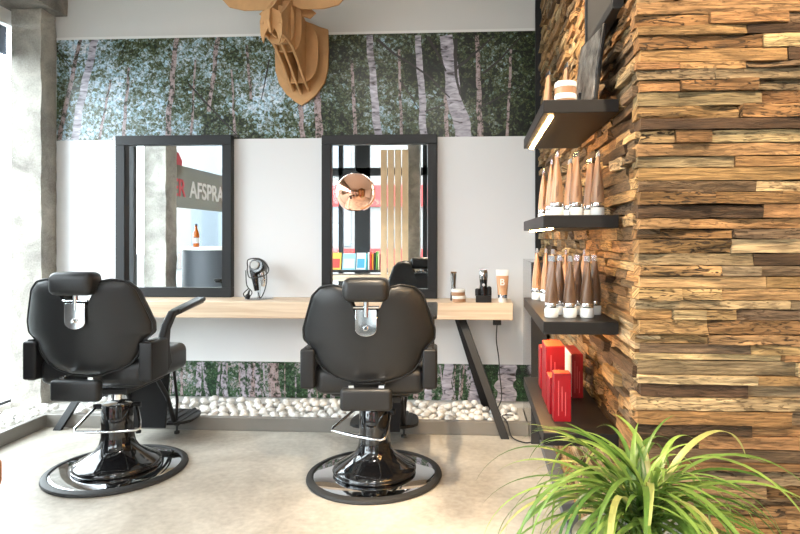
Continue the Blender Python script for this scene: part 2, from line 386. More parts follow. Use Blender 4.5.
# concrete column and beam
def rough_box(x0, x1, y0, y1, z0, z1, amp, step=.07):
    bm = bmesh.new()
    mb = MB()
    nx = max(2, int((x1 - x0) / step)); ny = max(2, int((y1 - y0) / step)); nz = max(2, int((z1 - z0) / step))
    idx = {}
    def vid(i, j, k):
        if (i, j, k) not in idx:
            p = Vector((x0 + (x1 - x0) * i / nx, y0 + (y1 - y0) * j / ny, z0 + (z1 - z0) * k / nz))
            d = noise.noise_vector(p * 9) * amp + noise.noise_vector(p * 30) * amp * .5
            idx[(i, j, k)] = len(mb.v); mb.v.append(tuple(p + d))
        return idx[(i, j, k)]
    def quad(a, b, c, d): mb.f.append((vid(*a), vid(*b), vid(*c), vid(*d))); mb.m.append(0)
    for i in range(nx):
        for k in range(nz):
            for j in (0, ny): quad((i, j, k), (i + 1, j, k), (i + 1, j, k + 1), (i, j, k + 1))
    for j in range(ny):
        for k in range(nz):
            for i in (0, nx): quad((i, j, k), (i, j + 1, k), (i, j + 1, k + 1), (i, j, k + 1))
    for i in range(nx):
        for j in range(ny):
            for k in (0, nz): quad((i, j, k), (i + 1, j, k), (i + 1, j + 1, k), (i, j + 1, k))
    bm.free(); return mb
tag(rough_box(-3.30, -3.078, 4.09, 4.245, 0, 2.9, .007, .04).build('concrete_column', col_m), 'rough grey concrete column against the back wall beside the bright window', 'column', 'concrete columns along the window')
tag(rough_box(-3.30, -3.078, 2.40, 2.62, 0, 2.9, .007, .05).build('concrete_column', col_m), 'concrete column reflected in the left mirror, standing at the side window', 'column', 'concrete columns along the window')
tag(rough_box(-3.36, -2.995, RY + .02, 4.245, 2.865, 3.19, .008, .07).build('concrete_beam', beam_m), 'rough concrete beam along the ceiling above the column', 'beam')
tag(MB().box(.335, .43, 3.62, BY - .03, 0, 1.09).build('tall_cabinet', cabinet_m, bevel=.003), 'narrow glossy black cabinet in the corner behind the shelves', 'cabinet')

# ------------------------------------------------------------------ reclaimed wood cladding
TONES = [lin(170, 132, 88)] * 6 + [lin(188, 152, 106)] * 5 + [lin(148, 110, 70)] * 5 + [lin(180, 134, 88)] * 2 + [lin(128, 104, 78)] * 4 + [lin(88, 66, 46)] * 2 + [lin(204, 174, 130)] * 3 + [lin(152, 130, 98)] * 3
def cladding():
    V = []; Fc = []; UV = []; TN = []
    def plank(P0, du, dv, dn, L, H, depth, out, worn, tone):
        nu = max(3, int(L / .028)); nv = 4 if worn > .5 else 2
        off = (random.uniform(0, 50), random.uniform(0, 50)); k = len(V)
        seed = Vector((random.uniform(0, 99), random.uniform(0, 99), 0))
        tilt = random.uniform(-.003, .003); twist = random.uniform(-.004, .004)
        for j in range(nv + 1):
            for i in range(nu + 1):
                a = i / nu; c = j / nv
                q = Vector((a * L * 7, c * H * 28, 0)) + seed
                d = noise.noise(q) * (.0014 + .014 * worn) + noise.noise(q * 3.1) * .005 * worn
                if worn > .5: d -= max(0, noise.noise(q * .8 + Vector((9, 9, 9))) - .1) * .035
                o_ = out + d + tilt * (c - .5) * 2 + twist * (a - .5)
                e = noise.noise(q * 1.7 + Vector((5, 0, 3))) * .0012 * (1 + 3 * worn)
                cc = c * H + (e if 0 < 1 else 0) * (1 if j in (0, nv) else 0)
                V.append(P0 + du * (a * L) + dv * cc + dn * o_)
        def f(a, b, c, d, uvs): Fc.append((a, b, c, d)); UV.extend(uvs); TN.append(tone + (worn,))
        w = nu + 1
        for j in range(nv):
            for i in range(nu):
                q = [(i, j), (i + 1, j), (i + 1, j + 1), (i, j + 1)]
                f(*[k + b * w + a for a, b in q], [(off[0] + a / nu * L, off[1] + b / nv * H) for a, b in q])
        # rim back to the core
        rim = [(i, 0) for i in range(nu)] + [(nu, j) for j in range(nv)] + [(i, nv) for i in range(nu, 0, -1)] + [(0, j) for j in range(nv, 0, -1)]
        kb = len(V)
        for (i, j) in rim:
            V.append(P0 + du * (i / nu * L) + dv * (j / nv * H) - dn * depth)
        n = len(rim)
        for t in range(n):
            a = rim[t]; b = rim[(t + 1) % n]
            u0 = off[0] + a[0] / nu * L; v0 = off[1] + a[1] / nv * H; u1 = off[0] + b[0] / nu * L; v1 = off[1] + b[1] / nv * H
            f(k + b[1] * w + b[0], k + a[1] * w + a[0], kb + t, kb + (t + 1) % n, [(u1, v1), (u0, v0), (u0 + .01, v0 + .03), (u1 + .01, v1 + .03)])
    def face(P0, du, dn, total, lo, hi, hmin, hmax, omax):
        z = 0.0
        while z < ZC - .003:
            H = min(random.choice([random.uniform(hmin, hmax)] * 3 + [random.uniform(hmin * .7, hmin)]), ZC - z)
            x = random.uniform(-.012, .004)
            while x < total - .02:
                L = min(random.uniform(lo, hi), total - x)
                worn = random.choice([.1, .2, .25, .3, .4, .5, .65, .85, 1.0, 1.0])
                t = random.choice(TONES); g = random.uniform(.8, 1.18)
                tone = (t[0] * g, t[1] * g * random.uniform(.97, 1.02), t[2] * g * random.uniform(.92, 1.04))
                plank(P0 + du * x + Vector((0, 0, z + .0006)), du, Vector((0, 0, 1)), dn, L - random.uniform(.0005, .002), H - .0026, .05, random.choice([0, .003, .006, .010, .016, omax]) + random.uniform(0, .004), worn, tone)
                x += L
            z += H
    face(Vector((.458, 1.712, 0)), Vector((1, 0, 0)), Vector((0, -1, 0)), RX - .458, .08, .50, .027, .040, .022)
    face(Vector((.468, 1.722, 0)), Vector((0, 1, 0)), Vector((-1, 0, 0)), BY - .03 - 1.722, .07, .34, .026, .042, .024)
    me = bpy.data.meshes.new('wall_right'); me.from_pydata([tuple(v) for v in V], [], Fc)
    me.materials.append(plank_m)
    ul = me.uv_layers.new(name='plank'); ul.data.foreach_set('uv', [c for p in UV for c in p])
    ca = me.color_attributes.new('tone', 'FLOAT_COLOR', 'CORNER'); ca.data.foreach_set('color', [c for t in TN for _ in range(4) for c in t])
    me.polygons.foreach_set('use_smooth', [True] * len(me.polygons)); me.set_sharp_from_angle(angle=math.radians(38))
    o = bpy.data.objects.new('wall_right', me); COL.objects.link(o); struct(o)
    core = MB().box(.51, RX, 1.755, BY, 0, ZC).build('cladding_core', shelf_m, o)
    return o
cladding()
struct(MB().box(.385, .452, 1.70, 3.60, 0, .035).build('baseboard_right', grey_skirt, bevel=.003))

# ------------------------------------------------------------------ printed birch murals
def mural(name, x0, x1, z0, z1, fol, trunks, twigs, label):
    mb = MB(); y = BY - .012
    mb.box(x0, x1, y, BY - .0005, z0, z1, 0)
    lv = 0
    def strip(pts, w0, w1, mi, seed=0):
        nonlocal lv
        lv += 1; yy = y - .0003 - lv * .00002
        n = 14; L = []; pts = [Vector(p) for p in pts]
        cum = [0]
        for a, b in zip(pts, pts[1:]): cum.append(cum[-1] + (b - a).length)
        for i in range(n + 1):
            t = i / n * cum[-1]
            k = 0
            while k < len(pts) - 2 and t > cum[k + 1]: k += 1
            f = (t - cum[k]) / max(1e-6, cum[k + 1] - cum[k]); p = pts[k].lerp(pts[k + 1], f)
            d = (pts[k + 1] - pts[k]).normalized(); nrm = Vector((d.y, -d.x))
            w = w0 + (w1 - w0) * i / n
            wob = noise.noise(Vector((seed * 3.7, i * .35, 0))) * w * .5
            for s_ in (-.5, .5):
                e = w * s_ * (1 + .2 * noise.noise(Vector((seed, i * .8, s_)))) + wob * .6
                q = p + nrm * e
                L.append((min(max(q.x, x0), x1), yy, min(max(q.y, z0), z1)))
        mb.add(L, [(2 * i, 2 * i + 1, 2 * i + 3, 2 * i + 2) for i in range(n)], mi)
    for i, (pts, w0, w1, mi) in enumerate(trunks): strip(pts, w0, w1, mi, i + 1)
    for i, (pts, w) in enumerate(twigs): strip(pts, w, w * .5, 3, 50 + i)
    o = mb.build(name, [fol, bark, bark2, twig, bark3], smooth=0)
    return tag(o, label, 'mural')
def xz(*pp): return [(at(a, b, BY).x, at(a, b, BY).z) for a, b in pp]
PXM = 4.2 / 600
T = [(xz((82, 36), (60, 140)), 4, 5, 2), (xz((97, 36), (86, 85), (75, 140)), 7.5, 8.5, 1), (xz((130, 68), (124, 140)), 2.5, 4, 2), (xz((178, 36), (173, 80), (168, 140)), 5, 6, 2),
     (xz((219, 36), (210, 112)), 5, 4, 2), (xz((247, 46), (252, 100)), 2.5, 3, 2), (xz((300, 90), (303, 140)), 5, 5, 2), (xz((316, 70), (320, 140)), 6, 8, 2), (xz((283, 40), (288, 90)), 4, 4, 2),
     (xz((112, 80), (100, 140)), 2, 3, 2), (xz((196, 60), (192, 140)), 2, 3, 2), (xz((232, 70), (236, 140)), 2, 3, 2),
     (xz((352, 60), (356, 140)), 3, 4, 2), (xz((369, 36), (373, 80), (379, 140)), 6.5, 8, 1), (xz((419, 36), (421, 80), (424, 140)), 6, 7.5, 1),
     (xz((399, 50), (402, 140)), 2.5, 3, 2), (xz((446, 95), (447, 140)), 4, 4, 2), (xz((446, 36), (452, 80), (463, 140)), 13, 17, 1), (xz((477, 36), (479, 90), (480, 140)), 4, 6, 2), (xz((511, 50), (507, 140)), 2.5, 3, 2)]
T = [(p, a * PXM, b * PXM, m) for p, a, b, m in T]
G = [(xz((378, 40), (395, 55), (414, 66), (428, 76), (450, 98)), 1.6), (xz((455, 70), (470, 58), (494, 37)), 1.8), (xz((428, 37), (440, 58), (446, 72)), 1.8), (xz((455, 40), (456, 75), (460, 95)), 2.4),
     (xz((483, 74), (500, 60), (520, 38)), 1.4), (xz((480, 108), (505, 95), (530, 82)), 1.0), (xz((425, 112), (445, 105)), 1.0), (xz((190, 85), (215, 112), (240, 138)), 1.2), (xz((400, 80), (412, 98), (420, 112)), .9), (xz((58, 50), (72, 68)), .8), (xz((270, 60), (262, 100)), 1.0)]
G = [(p, w * PXM * 1.7) for p, w in G]
mural('forest_mural', -3.07, .42, 1.95, 2.688, fol_top, T, G, 'wide printed birch canopy mural running along the top of the back wall')
random.seed(21)
T2 = []
for i in range(95):
    x = random.uniform(-3.0, .0); w = random.choice([.008, .012, .012, .018, .025, .034])
    T2.append(([(x, .335), (x + random.uniform(-.03, .03), .09)], w, w * 1.1, random.choice([4, 4, 2, 2])))
for px, w in ((448, 9), (474, 8), (505, 17), (428, 6), (243, 5), (258, 6), (226, 4), (200, 5)):
    T2.append((xz((px, 362), (px + random.uniform(-1, 2), 402)), w * PXM, w * PXM * 1.15, 1 if px > 400 else 4))
mural('forest_mural', -3.07, .42, .088, .345, fol_low, T2, [], 'low printed strip of birch trunks just above the white pebbles')

# ------------------------------------------------------------------ pebbles
gb = MB(); n1, n2 = 70, 10
gb.box(-3.15, .33, 3.80, 4.235, 0, .045).box(-3.15, -2.83, 3.0, 3.80, 0, .045)
tag(gb.build('gravel_bed', bed_m, smooth=0), 'bed of small grey gravel under the white pebbles', 'gravel', kind='stuff')
PEB = []
for i in range(9):
    bm = bmesh.new(); bmesh.ops.create_icosphere(bm, subdivisions=2, radius=1)
    sc = Vector((random.uniform(.028, .036), random.uniform(.022, .032), random.uniform(.018, .026)))
    for v in bm.verts:
        p = v.co.copy(); k = 1 + .28 * noise.noise(p * 1.1 + Vector((i * 7, 0, 0))) + .1 * noise.noise(p * 2.6 + Vector((0, i * 5, 0)))
        v.co = Vector((p.x * sc.x, p.y * sc.y, p.z * sc.z)) * k
    for f in bm.faces: f.smooth = True
    me = bpy.data.meshes.new('pebble'); bm.to_mesh(me); bm.free(); me.materials.append(stone_m); PEB.append(me)
def pebble(x, y, z):
    o = bpy.data.objects.new('pebble', random.choice(PEB)); COL.objects.link(o)
    o.location = (x, y, z); o.rotation_euler = (random.uniform(-.4, .4), random.uniform(-.4, .4), random.uniform(0, 6.3))
    s = random.uniform(.82, 1.0); o.scale = (s, s, s)
    tag(o, 'white pebble in the strip of pebbles along the foot of the wall', 'pebble', 'white pebbles along the wall')
random.seed(5)
spots = []
for j in range(6):
    for i in range(45):
        x = -2.70 + (i + .5 * (j % 2)) * .0665; y = 3.838 + j * .068
        if x > .29 or (abs(x - .15) < .06 and y > 4.1) or (abs(x + 2.73) < .07 and y > 4.05): continue
        spots.append((x + random.uniform(-.012, .012), y + random.uniform(-.012, .012), .066 + random.uniform(-.004, .02)))
for j in range(7):
    for i in range(4):
        spots.append((-3.10 + i * .072 + random.uniform(-.01, .01), 3.5 + j * .075 + random.uniform(-.01, .01), .066 + random.uniform(0, .012)))
for s_ in spots[:298]: pebble(*s_)

# ------------------------------------------------------------------ counter with its legs
ct = thing('wooden_counter', 'long pale wooden counter along the wall under both mirrors on black angled legs', 'counter', (-1.22, 4.08, 0))
MB().box(-1.47, 1.467, -.16, .158, .70, .81).build('counter_top', oak, ct, bevel=.003)
def bar(a, b, w, t, side):
    a, b = Vector(a), Vector(b); d = (b - a)
    mb = MB(); x = Vector((w / 2, 0, 0)); y = Vector((0, t / 2, 0))
    vs = [p + sx * x + sy * y for p in (a, b) for sx, sy in ((-1, -1), (1, -1), (1, 1), (-1, 1))]
    mb.add([tuple(v) for v in vs], [(3, 2, 1, 0), (4, 5, 6, 7)] + [(i, (i + 1) % 4, (i + 1) % 4 + 4, i + 4) for i in range(4)]); return mb
for s_ in (-1, 1):
    xt = 1.13 if s_ > 0 else -1.16; xb = 1.405 if s_ > 0 else -1.46; xr = 1.30 if s_ > 0 else -1.48
    bar((xb, -.37, 0), (xt, -.05, .70), .052, .03, s_).build('leg', blackmetal, ct, bevel=.002)
    bar((xr, .10, .046), (xt - .03 * s_, .04, .70), .052, .03, s_).build('leg', blackmetal, ct, bevel=.002)

# ------------------------------------------------------------------ mirrors
def wall_mirror(x0, x1, z0, z1, w, label):
    t = thing('wall_mirror', label, 'mirror', ((x0 + x1) / 2, BY - .012, z0), 0, 'black framed mirrors above the counter')
    h = (x1 - x0) / 2; H = z1 - z0; mb = MB(); y0, y1 = -.055, 0
    mb.box(-h, h, y0, y1, 0, w).box(-h, h, y0, y1, H - w, H).box(-h, -h + w, y0, y1, w, H - w).box(h - w, h, y0, y1, w, H - w)
    mb.build('frame', frame_m, t, bevel=.003)
    MB().box(-h + w, h - w, -.022, -.016, w, H - w).build('mirror_glass', mirror_m, t, smooth=0)
wall_mirror(-2.59, -1.735, .812, 1.972, .068, 'black framed mirror nearest the window, reflecting the side window and its lettering')
wall_mirror(-1.083, -.265, .812, 1.962, .066, 'black framed mirror behind the right chair, reflecting a copper lamp and magazines')

# ------------------------------------------------------------------ barber chairs
def puffy(outline, th, cx, cz, yfun, crease=False):
    # closed cushion from an (x, z) outline: concentric rings, rounded rim, front and rear skins
    n = len(outline); mb = MB(); S_ = [1, .992, .97, .93, .86, .72, .55, .36, .16]
    rings = []
    for side in (-1, 1):
        rs = []
        for s_ in S_:
            prof = (1 - s_ ** 7) ** .5
            ring = []
            for x, z in outline:
                X = cx + (x - cx) * s_; Z = cz + (z - cz) * s_
                y = side * th / 2 * (.12 + .88 * prof) if s_ < 1 else 0
                if s_ == 1: y = 0
                if crease and side < 0: y += .010 * math.exp(-((abs(X) - .075) / .02) ** 2) * max(0, min(1, (.40 - Z) * 4))
                ring.append((X, y + yfun(X, Z), Z))
            rs.append(ring)
        rings.append(rs)
    base = {}
    for si, rs in enumerate(rings):
        for k, ring in enumerate(rs):
            if k == 0 and si == 1: base[(1, 0)] = base[(0, 0)]; continue
            base[(si, k)] = len(mb.v); mb.v += ring
        c = len(mb.v); mb.v.append((cx, (-1, 1)[si] * th / 2 + yfun(cx, cz), cz))
        for k in range(len(rs) - 1):
            a, b = base[(si, k)], base[(si, k + 1)]
            for i in range(n): mb.f.append((a + i, a + (i + 1) % n, b + (i + 1) % n, b + i)); mb.m.append(0)
        a = base[(si, len(rs) - 1)]
        for i in range(n): mb.f.append((a + i, a + (i + 1) % n, c)); mb.m.append(0)
    return mb
def smooth_loop(pts, it=2):
    for _ in range(it):
        q = []
        for i, p in enumerate(pts):
            b = pts[(i + 1) % len(pts)]
            q += [(p[0] * .75 + b[0] * .25, p[1] * .75 + b[1] * .25), (p[0] * .25 + b[0] * .75, p[1] * .25 + b[1] * .75)]
        pts = q
    return pts
def soft_box(x0, x1, y0, y1, z0, z1, r=.03):
    bm = bmesh.new(); bmesh.ops.create_cube(bm, size=1)
    for v in bm.verts: v.co = Vector(((x0 + x1) / 2 + v.co.x * (x1 - x0), (y0 + y1) / 2 + v.co.y * (y1 - y0), (z0 + z1) / 2 + v.co.z * (z1 - z0)))
    bmesh.ops.bevel(bm, geom=bm.edges[:], offset=r, segments=4, profile=.5, affect='EDGES')
    mb = MB(); mb.add([tuple(v.co) for v in bm.verts], [tuple(v.index for v in f.verts) for f in bm.faces]); bm.free(); return mb

def make_chair():
    t = thing('barber_chair', None, 'barber chair', (0, 0, 0), 0, 'black barber chairs facing the mirrors')
    bp = MB().lathe([(0.02, .004), (.318, .004), (.318, .018), (.30, .024), (.20, .028), (.02, .028)], 64).build('base_plate', polished, t)
    MB().lathe([(.312, .002), (.345, .002), (.349, .008), (.346, .018), (.335, .024), (.318, .026), (.312, .022)], 64, closed=True).build('rubber_rim', rubber, bp)
    MB().lathe([(.205, .028), (.214, .034), (.216, .044), (.208, .056), (.175, .072), (.135, .098), (.105, .122), (.088, .152), (.081, .19), (.079, .25), (.079, .352), (.075, .360), (.03, .362)], 48).build('pump_column', gloss, t, smooth=60)
    MB().lathe([(.032, .36), (.032, .45)], 20).build('piston', chrome, t)
    pd = MB(); pl = [(-.092, 0, .345), (-.108, -.02, .338), (-.145, -.12, .29), (-.158, -.15, .275), (-.15, -.172, .268), (0, -.185, .262), (.135, -.19, .262), (.15, -.178, .268), (.14, -.13, .288), (.102, -.03, .338), (.092, 0, .345)]
    pd.tube(pl, .0075, 10)
    p = pd.build('pump_pedal', chrome, t); p.rotation_euler = (0, 0, 0)
    MB().tube([(-.115, 0, .345), (.115, 0, .345)], .014, 12).build('pedal_pivot', blackmetal, p)
    MB().box(-.15, .15, -.17, .20, .425, .455).box(-.06, .06, -.08, .08, .40, .43).build('seat_plate', blackmetal, t, bevel=.004)
    # seat cushion
    soft_box(-.215, .215, -.19, .365, .45, .605, .045).build('seat', leather, t)
    soft_box(-.272, .272, -.235, .06, .475, .615, .05).build('seat_surround', leather, t)
    # backrest (outline read from behind), reclined a little, with wings coming forward
    half = [(0, .905), (.070, .905), (.088, .935), (.093, .985), (.110, 1.008), (.160, 1.018), (.222, 1.006), (.264, .965), (.294, .875), (.318, .80), (.316, .748), (.275, .712), (.262, .690), (.248, .645), (.215, .600), (.16, .568), (.08, .545), (0, .540)]
    dens = []
    for a, b in zip(half, half[1:]):
        k = max(1, int(math.hypot(b[0] - a[0], b[1] - a[1]) / .02))
        dens += [(a[0] + (b[0] - a[0]) * i / k, a[1] + (b[1] - a[1]) * i / k) for i in range(k)]
    out = dens + [half[-1]] + [(-x, z) for x, z in reversed(dens) if x > 1e-6]
    out = smooth_loop(out, 1)
    lean = lambda X, Z: -.235 - (Z - .54) * .16 + .62 * X * X
    bk = puffy(out, .105, 0, .76, lambda X, Z: lean(X, Z), True).build('backrest', leather, t, smooth=80)
    pipe = [(x, lean(x, z) - .022, z) for x, z in [((x) * .997, .76 + (z - .76) * .997) for x, z in out]]
    MB().tube(pipe, .0045, 6, closed=True).build('piping', leather, bk, smooth=80)
    # head rest on its chrome bracket
    hr = soft_box(-.106, .106, -.405, -.285, .942, 1.052, .034).build('headrest', leather, t, smooth=80)
    MB().tube([(0, -.345, .945), (0, -.345, .87)], .012, 12).tube([(-.06, -.345, .915), (.06, -.345, .915)], .006, 8).build('headrest_post', chrome, hr)
    plo = [(-.05, .905), (.05, .905), (.05, .835)] + [(.05 * math.cos(a), .815 + -.035 * math.sin(a)) for a in [PI * i / 12 for i in range(0, 13)]] + [(-.05, .835)]
    MB().prism(plo, .006, 0, Matrix.Translation((0, -.352, 0))).build('bracket_plate', chrome, hr, bevel=.002)
    MB().lathe([(.012, 0), (.012, .012), (.008, .018)], 14, 0, rot('X', 90, (0, -.352, .82))).build('bracket_knob', chrome, hr)
    # rear flap and hinges
    fl = soft_box(-.120, .120, -.362, -.312, .436, .540, .018).build('rear_flap', leather, t)
    for s_ in (-1, 1): MB().box(s_ * .07 - .012, s_ * .07 + .012, -.34, -.27, .53, .552).build('hinge', chrome, fl)
    # arm rests
    for s_ in (-1, 1):
        prof = [(-.25, .51), (-.08, .505), (-.02, .56), (-.05, .66), (-.04, .735), (.02, .797), (.36, .832), (.362, .856), (.0, .828), (-.075, .765), (-.11, .70), (-.25, .715)]
        pm = MB().prism([(y, z) for y, z in prof], .038, 0, Matrix.Translation((s_ * .292 + .019, 0, 0)) @ Matrix.Rotation(PI / 2, 4, 'Z'))
        a = pm.build('armrest', blackmetal, t, bevel=.008, seg=3)
        soft_box(s_ * .292 - .035, s_ * .292 + .035, -.262, -.10, .515, .705, .012).build('arm_panel', blackmetal, a)
        pad = soft_box(-.032, .032, -.155, .155, -.012, .014, .010).build('arm_pad', leather, a)
        pad.location = (s_ * .292, .20, .835); pad.rotation_euler = (math.radians(7), 0, 0)
    # foot rest: bent bracket, calf pad and ribbed plate
    fr_ = MB()
    for s_ in (-1, 1):
        fr_.tube([(s_ * .105, .24, .455), (s_ * .115, .36, .30), (s_ * .12, .44, .115), (s_ * .12, .47, .10), (s_ * .125, .70, .125)], .014, 8)
        fr_.tube([(s_ * .15, .37, .455), (s_ * .13, .455, .25), (s_ * .12, .46, .12)], .009, 8)
    f0 = fr_.build('footrest_frame', blackmetal, t, smooth=60)
    MB().prism([(-.13, .45), (.13, .45), (.105, .11), (-.105, .11)], .012, 0, Matrix.Translation((0, .36, 0)) @ Matrix.Shear('XY', 4, (0, 0))).build('calf_panel', blackmetal, f0, bevel=.003)
    fp = MB()
    outl = smooth_loop([(-.20, .40), (.20, .40), (.21, .60), (.16, .71), (-.16, .71), (-.21, .60)], 2)
    fp.add([(x, y, .112) for x, y in outl] + [(x, y, .128) for x, y in outl], [tuple(reversed(range(len(outl)))), tuple(range(len(outl), 2 * len(outl)))] + [(i, (i + 1) % len(outl), (i + 1) % len(outl) + len(outl), i + len(outl)) for i in range(len(outl))])
    for i in range(7):
        x = -.15 + i * .05; fp.box(x - .014, x + .014, .425, .68, .127, .133)
    f1 = fp.build('foot_plate', blackmetal, t, bevel=.002)
    for s_ in (-1, 1):
        MB().lathe([(.016, .0), (.016, .014), (.006, .016), (.006, .113)], 12, 0, Matrix.Translation((s_ * .12, .47, .045))).build('rubber_foot', rubber, f1)
    return t
c1 = make_chair()
c2 = copy_tree(c1)
c1.location = (-1.897, 3.085, 0); c1.rotation_euler.z = math.radians(.8)
c1['label'] = 'left barber chair in black leather, in front of the mirror nearest the window'
c2.location = (-.520, 3.09, 0); c2.rotation_euler.z = math.radians(3)
c2['label'] = 'right barber chair in black leather, in front of the mirror with the copper lamp'
UP = ('piston', 'seat', 'backrest', 'headrest', 'rear_flap', 'armrest', 'seat_plate', 'seat_surround')
for k in kids(c1):
    if k.name.split('.')[0] in UP: k.location.z += .022
    if k.name.startswith('pump_pedal'): k.rotation_euler.z = math.radians(16)
    if k.name.startswith(('footrest', 'foot_plate')): k.location.x -= .03
for k in kids(c2):
    if k.name.startswith('pump_pedal'): k.rotation_euler.z = math.radians(-22)

# ------------------------------------------------------------------ shelves on the cladding
SX0, SX1, SY0, SY1 = .211, .441, 1.87, 2.62
def shelf(z1, label, lit=True):
    t = thing('wall_shelf', label, 'shelf', (SX1, (SY0 + SY1) / 2, z1 - .04), 0, 'black shelves on the wood wall')
    w = SX1 - SX0; h = (SY1 - SY0) / 2
    MB().box(-w, 0, -h, h, 0, .04).build('board', shelf_m, t, bevel=.002)
    if lit: MB().box(-w + .024, -w + .037, -h + .05, h - .01, -.004, .001).build('light_strip', led, t)
shelf(1.662, 'topmost black shelf on the wood wall, with jars and a silver frame')
shelf(1.306, 'second black shelf from the top, carrying tan tubes')
shelf(.977, 'third black shelf from the top, crowded with brown tubes')
shelf(.633, 'lowest black shelf on the wood wall, with red boxes', False)

def make_tube(body_m, h=.205):
    t = thing('cosmetic_tube', None, 'tube')
    MB().lathe([(.021, 0), (.0225, .002), (.0225, .028), (.020, .031)], 24).build('cap', capwhite, t)
    MB().lathe([(.0215, .031), (.0222, .032), (.0222, .046), (.0215, .047)], 24).build('band', silver, t)
    mb = MB(); n = 24; R = 9; z0, z1 = .047, h - .018
    for j in range(R + 1):
        f = j / R; z = z0 + (z1 - z0) * f
        rx = .0220 * (1 - f ** 1.5) + .0043 * f ** 1.5; ry = .0220 + .005 * f
        mb.v += [(rx * math.cos(2 * PI * i / n), ry * math.sin(2 * PI * i / n), z) for i in range(n)]
    for j in range(R):
        for i in range(n): mb.f.append((j * n + i, j * n + (i + 1) % n, (j + 1) * n + (i + 1) % n, (j + 1) * n + i)); mb.m.append(0)
    mb.f += [tuple(reversed(range(n))), tuple(R * n + i for i in range(n))]; mb.m += [0, 0]
    mb.build('tube_body', body_m, t, smooth=70)
    MB().add([(x, y, z) for z, rx, ry in ((h - .018, .0043, .0272), (h, .0016, .0272)) for x, y in ((-rx, -ry), (rx, -ry), (rx, ry), (-rx, ry))], [(3, 2, 1, 0), (4, 5, 6, 7)] + [(i, (i + 1) % 4, (i + 1) % 4 + 4, i + 4) for i in range(4)]).build('crimp', silver, t)
    pr = MB()
    for k in range(3): pr.box(-.004 + k * .003, -.0028 + k * .003, -.0238, -.0190, .062 + k * .004, .10 + .012 * k)
    pr.build('print', printing, t)
    return t
tubeA = make_tube(tan, .215); tubeB = make_tube(taupe, .200)
TZ2, TZ3, TZ1, TZ4 = 1.306, .977, 1.662, .633
def place(src, x, y, z, rz, label, group, first=[set()]):
    if src not in first[0]: o = src; first[0].add(src)
    else: o = copy_tree(src)
    o.location = (x, y, z); o.rotation_euler = (0, 0, rz); o['label'] = label
    if group: o['group'] = group
    return o
R_ = lambda: random.uniform(-.2, .2)
g2 = 'tan tubes on the second shelf'
front2 = [(557, 2.02, 'leftmost'), (576, 2.02, 'middle'), (597.5, 2.02, 'rightmost')]
for px, Y, w in front2: place(tubeA, at(px, 200, Y).x, Y, TZ2, R_(), f'{w} of the three tan tubes in the front row of the second shelf', g2)
for k, (px, Y, lab) in enumerate([(543.5, 2.52, 'small-looking tan tube alone at the far left end of the second shelf'), (551.5, 2.22, 'tan tube half hidden left of the front row on the second shelf'),
        (570, 2.2, 'tan tube behind the left gap of the front row on the second shelf'), (590, 2.2, 'tan tube behind the right gap of the front row on the second shelf')]):
    place(tubeA, at(px, 200, Y).x, Y, TZ2, R_(), lab, g2)
g3 = 'brown tubes on the third shelf'
for px, Y, w in ((551.5, 1.98, 'leftmost'), (569.8, 1.98, 'middle'), (586.8, 1.98, 'rightmost')): place(tubeB, at(px, 300, Y).x, Y, TZ3, R_(), f'{w} of the three brown tubes in the front row of the third shelf', g3)
for px, Y, w in ((559.5, 2.06, 'left'), (577.5, 2.06, 'middle'), (594.5, 2.06, 'right')): place(tubeB, at(px, 300, Y).x, Y, TZ3, R_(), f'{w} brown tube of the second row, just behind the front row on the third shelf', g3)
for px, Y, lab in ((537, 2.54, 'orange-lit tan tube at the far left end of the third shelf'), (546, 2.48, 'tan tube standing right of the far left one on the third shelf'), (553, 2.32, 'tan tube behind the leftmost brown tube on the third shelf'),
        (566, 2.30, 'tan tube in the back row behind the middle brown tubes of the third shelf'), (584, 2.25, 'tan tube in the back row nearest the wood wall on the third shelf')):
    place(tubeA, at(px, 300, Y).x, Y, TZ3, R_(), lab, g3)
# top shelf
for px, Y, lab in ((548, 2.34, 'tan tube left of the stacked jars on the top shelf'), (566, 2.24, 'tan tube behind the stacked jars on the top shelf, only its tip showing')):
    place(tubeA, at(px, 80, Y).x, Y, TZ1, R_(), lab, 'tan tubes on the top shelf')
def make_jar(r, h, cols):
    t = thing('cream_jar', None, 'jar')
    MB().lathe([(r * .95, 0), (r, h * .04), (r, h * .52), (r * .97, h * .55)], 32).build('jar_body', cols[0], t)
    MB().lathe([(r * 1.0, h * .55), (r * 1.03, h * .58), (r * 1.03, h * .94), (r * .98, h)], 32).build('lid', cols[1], t)
    return t
j1 = make_jar(.035, .040, (tan, capwhite)); jp = at(565.5, 90, 1.98)
place(j1, jp.x, 1.98, TZ1, 0, 'lower of the two stacked cream jars on the top shelf', 'cream jars on the top shelf')
place(j1, jp.x + .001, 1.982, TZ1 + .0402, .3, 'upper of the two stacked cream jars on the top shelf', 'cream jars on the top shelf')
bp_ = at(579.5, 90, 2.08)
tag(MB().box(-.008, .008, -.03, .03, 0, .065).build('black_box', blackmetal, bevel=.002, loc=(bp_.x, 2.08, TZ1)), 'slim black box between the jars and the silver frame on the top shelf', 'box')
# silver leaf plate leaning on the cladding
leafy = mat('silver_leaf', (.26, .26, .26, 1), .3, .8, bump=.9, bscale=30, vary=.75, vscale=22)
pl_ = thing('leaning_panel', 'dark silver textured panel leaning against the wood wall on the top shelf', 'panel', (.357, 2.03, TZ1 + .003))
Ml = Matrix.Rotation(math.radians(7), 4, 'Y') @ Matrix.Rotation(math.radians(6), 4, 'Z')
MB().box(0, .012, -.13, .12, 0, .245, 0, Ml).build('backing', blackmetal, pl_, bevel=.002)
MB().box(-.003, 0, -.12, .11, .01, .235, 0, Ml).build('leaf_face', leafy, pl_)
